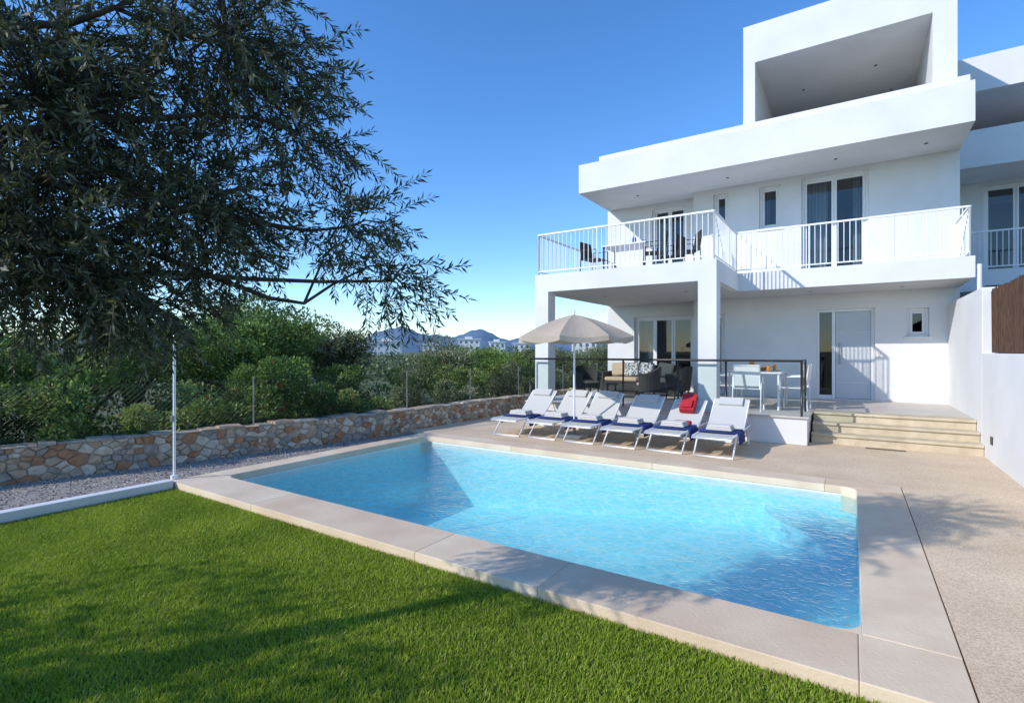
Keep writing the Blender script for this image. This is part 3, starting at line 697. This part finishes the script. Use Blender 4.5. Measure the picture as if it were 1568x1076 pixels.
# foreground olive
ol=empty('olive_tree'); R=np.random.default_rng(5); rr=random.Random(5)
ELL=[((-3.85,1.05,3.12),(.95,.75,1.0),620),((-4.35,.25,3.5),(1.0,.9,1.2),220),((-3.22,1.71,3.55),(.62,.6,.65),330),((-3.72,.94,2.2),(.65,.5,.45),300),
     ((-3.39,1.60,2.55),(.62,.55,.5),280),((-2.95,2.0,3.05),(.36,.36,.42),70),((-2.72,2.2,2.45),(.34,.34,.26),66),((-2.45,2.34,2.1),(.22,.24,.22),32),((-3.5,1.3,1.95),(.6,.45,.2),120),((-4.1,.6,2.4),(.6,.5,.6),200)]
LP=[];LA=[];LL=[]
b=MB()
def curve(p,q,sag,n=7,wig=.06):
    p=Vector(p);q=Vector(q); o=[]
    w=Vector((rr.uniform(-.25,.25),rr.uniform(-.25,.25),sag))
    for i in range(n+1):
        t=i/n; v=p.lerp(q,t)+w*math.sin(math.pi*t)+Vector((rr.uniform(-wig,wig),rr.uniform(-wig,wig),rr.uniform(-wig,wig)))*(0<i<n); o.append(v)
    return o
trunk=[(-4.75,-.75,-.1),(-4.7,-.7,.5),(-4.55,-.6,1.0),(-4.6,-.45,1.6),(-4.5,-.1,2.2),(-4.3,.4,2.7)]
tb=MB(); tb.tube(trunk,[.22,.17,.15,.11,.08,.05],M_bark,12)
limbs=[]
for (c,r,n) in ELL:
    L=curve(trunk[-1] if c[2]>2.3 else trunk[-2],c,rr.uniform(-.1,.25),8); limbs.append(L)
    k=len(L); tb.tube(L,[.028*(1-i/k)+.005 for i in range(k)],M_bark,7)
low=[(-4.3,.4,2.6),(-3.95,.95,2.42),(-3.6,1.35,2.28),(-3.3,1.7,2.1),(-3.1,1.9,1.99),(-2.95,2.05,1.96),(-2.8,2.15,2.08),(-2.6,2.28,2.2),(-2.4,2.38,2.2)]
tb.tube(low,[.03,.024,.02,.017,.014,.011,.009,.006,.003],M_bark,7)
tb.tube([(-2.95,2.05,1.96),(-2.85,2.1,2.2),(-2.8,2.15,2.4),(-2.7,2.2,2.55)],[.01,.008,.006,.003],M_bark,6)
tb.done('trunk_and_limbs',ol,smooth=True)
for (c,r,n),L in zip(ELL,limbs):
    c=np.array(c);r=np.array(r)
    for _ in range(n):
        o=unit(R.normal(size=3)); s=c+o*r*R.uniform(.1,.95)
        out=unit(o+np.array([.25,.25,-.15])+R.normal(size=3)*.5)
        ln=R.uniform(.2,.42); seg=6; p=s.copy(); dr=out.copy(); pts=[p.copy()]; 
        for q in range(seg):
            dr=unit(dr+np.array([0,0,-.10])+R.normal(size=3)*.08); p=p+dr*ln/seg; pts.append(p.copy())
        b.tube([tuple(t) for t in pts],[.0035-.0004*i for i in range(seg+1)],M_twig,3,False)
        if R.uniform()<.25:
            m=min(L,key=lambda v:(v-Vector(s)).length); b.tube([tuple(m),tuple((m+Vector(s))/2+Vector((0,0,.03))),tuple(s)],[.008,.005,.003],M_twig,4,False)
        nl=int(ln/.021)
        for q in range(nl):
            t=(q+.5)/nl*seg; i=int(t); f=t-i; pp=pts[i]*(1-f)+pts[i+1]*f; dd=unit(pts[i+1]-pts[i])
            sd=unit(np.cross(dd,R.normal(size=3)))
            for sg in (1,-1):
                LP.append(pp); LA.append(unit(dd*.75+sd*sg*.75+R.normal(size=3)*.15)); LL.append(R.uniform(.042,.075))
        LP.append(pts[-1]); LA.append(dr); LL.append(.06)
b.done('twigs',ol)
LP=np.array(LP);LA=np.array(LA);LL=np.array(LL); n=len(LP)
polys('leaves',leafquads(LP,LA,LL,LL*.22,R),M_ol,R.choice(3,n,p=[.5,.35,.15]),ol)
print('olive leaves',n)
bush('olive_tree',-6.3,-3.4,-.2,4.3,2.1,M_ol,7500,.11,seed=77,sub=15)

# ---------------- distance ----------------
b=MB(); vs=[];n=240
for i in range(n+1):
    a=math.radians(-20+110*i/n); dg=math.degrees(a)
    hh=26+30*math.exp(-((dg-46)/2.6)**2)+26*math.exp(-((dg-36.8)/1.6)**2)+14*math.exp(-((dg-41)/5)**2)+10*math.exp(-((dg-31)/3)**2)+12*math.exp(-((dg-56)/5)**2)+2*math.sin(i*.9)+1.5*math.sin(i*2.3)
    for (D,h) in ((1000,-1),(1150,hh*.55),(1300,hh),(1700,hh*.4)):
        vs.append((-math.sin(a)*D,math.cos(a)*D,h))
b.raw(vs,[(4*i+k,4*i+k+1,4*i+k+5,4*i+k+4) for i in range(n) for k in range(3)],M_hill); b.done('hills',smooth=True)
def block(x,y,w,dp,h,rz,fl):
    e=empty('apartment_building',(x,y,-.2),rz); b=MB(); b.box(-w/2,w/2,-dp/2,dp/2,0,h,M_white); b.box(-w/2-.3,w/2+.3,-dp/2-.3,dp/2+.3,h,h+.25,M_white); b.box(-w*.2,w*.15,-dp*.3,dp*.3,h+.25,h+1.0,M_white)
    b.done('walls',e)
    b=MB(); fh=h/fl; nn=int(w/1.6)
    for f in range(fl):
        for k in range(nn):
            x0=-w/2+w*(k+.25)/nn; b.box(x0,x0+w/nn*.45,-dp/2-.03,-dp/2+.05,f*fh+fh*.35,f*fh+fh*.75,M_win)
    b.done('windows',e)
block(-112,105,8,6,4.6,math.radians(45),2); block(-108,138,7,7,5.8,math.radians(38),3); block(-100,143,5,7,4.9,math.radians(38),2)
block(-85,135,5,6,4.2,math.radians(32),2); block(-65,137,7,6,4.8,math.radians(26),2); block(-126,92,6,6,3.9,math.radians(52),2); block(-150,75,8,6,4.2,math.radians(60),2)
block(-118,130,5,6,4.0,math.radians(40),2)

# ---------------- light ----------------
ld=Vector((.75,1.0,-.74)).normalized(); el=math.asin(-ld.z); az=math.atan2(-ld.x,-ld.y)
s=bpy.data.lights.new('sun','SUN'); s.energy=4.1; s.angle=math.radians(.5); s.color=(1,.94,.86)
so=bpy.data.objects.new('sun',s); COL.objects.link(so); so.rotation_euler=ld.to_track_quat('-Z','Y').to_euler(); so.location=(-8,-10,12)
w=bpy.data.worlds.new('World'); sc.world=w; w.use_nodes=True; n=w.node_tree
sk=n.nodes.new('ShaderNodeTexSky'); sk.sky_type='NISHITA'; sk.sun_disc=False; sk.sun_elevation=el; sk.sun_rotation=az; sk.air_density=1.0; sk.dust_density=.1; sk.ozone_density=3.0
hs=n.nodes.new('ShaderNodeHueSaturation'); hs.inputs['Saturation'].default_value=1.2; hs.inputs['Value'].default_value=1.6
tn=n.nodes.new('ShaderNodeMix'); tn.data_type='RGBA'; tn.blend_type='MULTIPLY'; tn.inputs[0].default_value=1; tn.inputs[7].default_value=(.84,.93,1.06,1)
n.links.new(sk.outputs[0],hs.inputs['Color']); n.links.new(hs.outputs[0],tn.inputs[6])
bg=n.nodes['Background']; bg.inputs['Strength'].default_value=.15; n.links.new(tn.outputs[2],bg.inputs['Color'])
# ---------------- camera ----------------
cd=bpy.data.cameras.new('camera'); cam=bpy.data.objects.new('camera',cd); COL.objects.link(cam); sc.camera=cam
cd.sensor_width=36; cd.lens=18.18; cd.clip_end=5000; cd.clip_start=.05
cam.location=(0,0,1.65); cam.rotation_euler=(math.radians(90),0,math.radians(33.3))
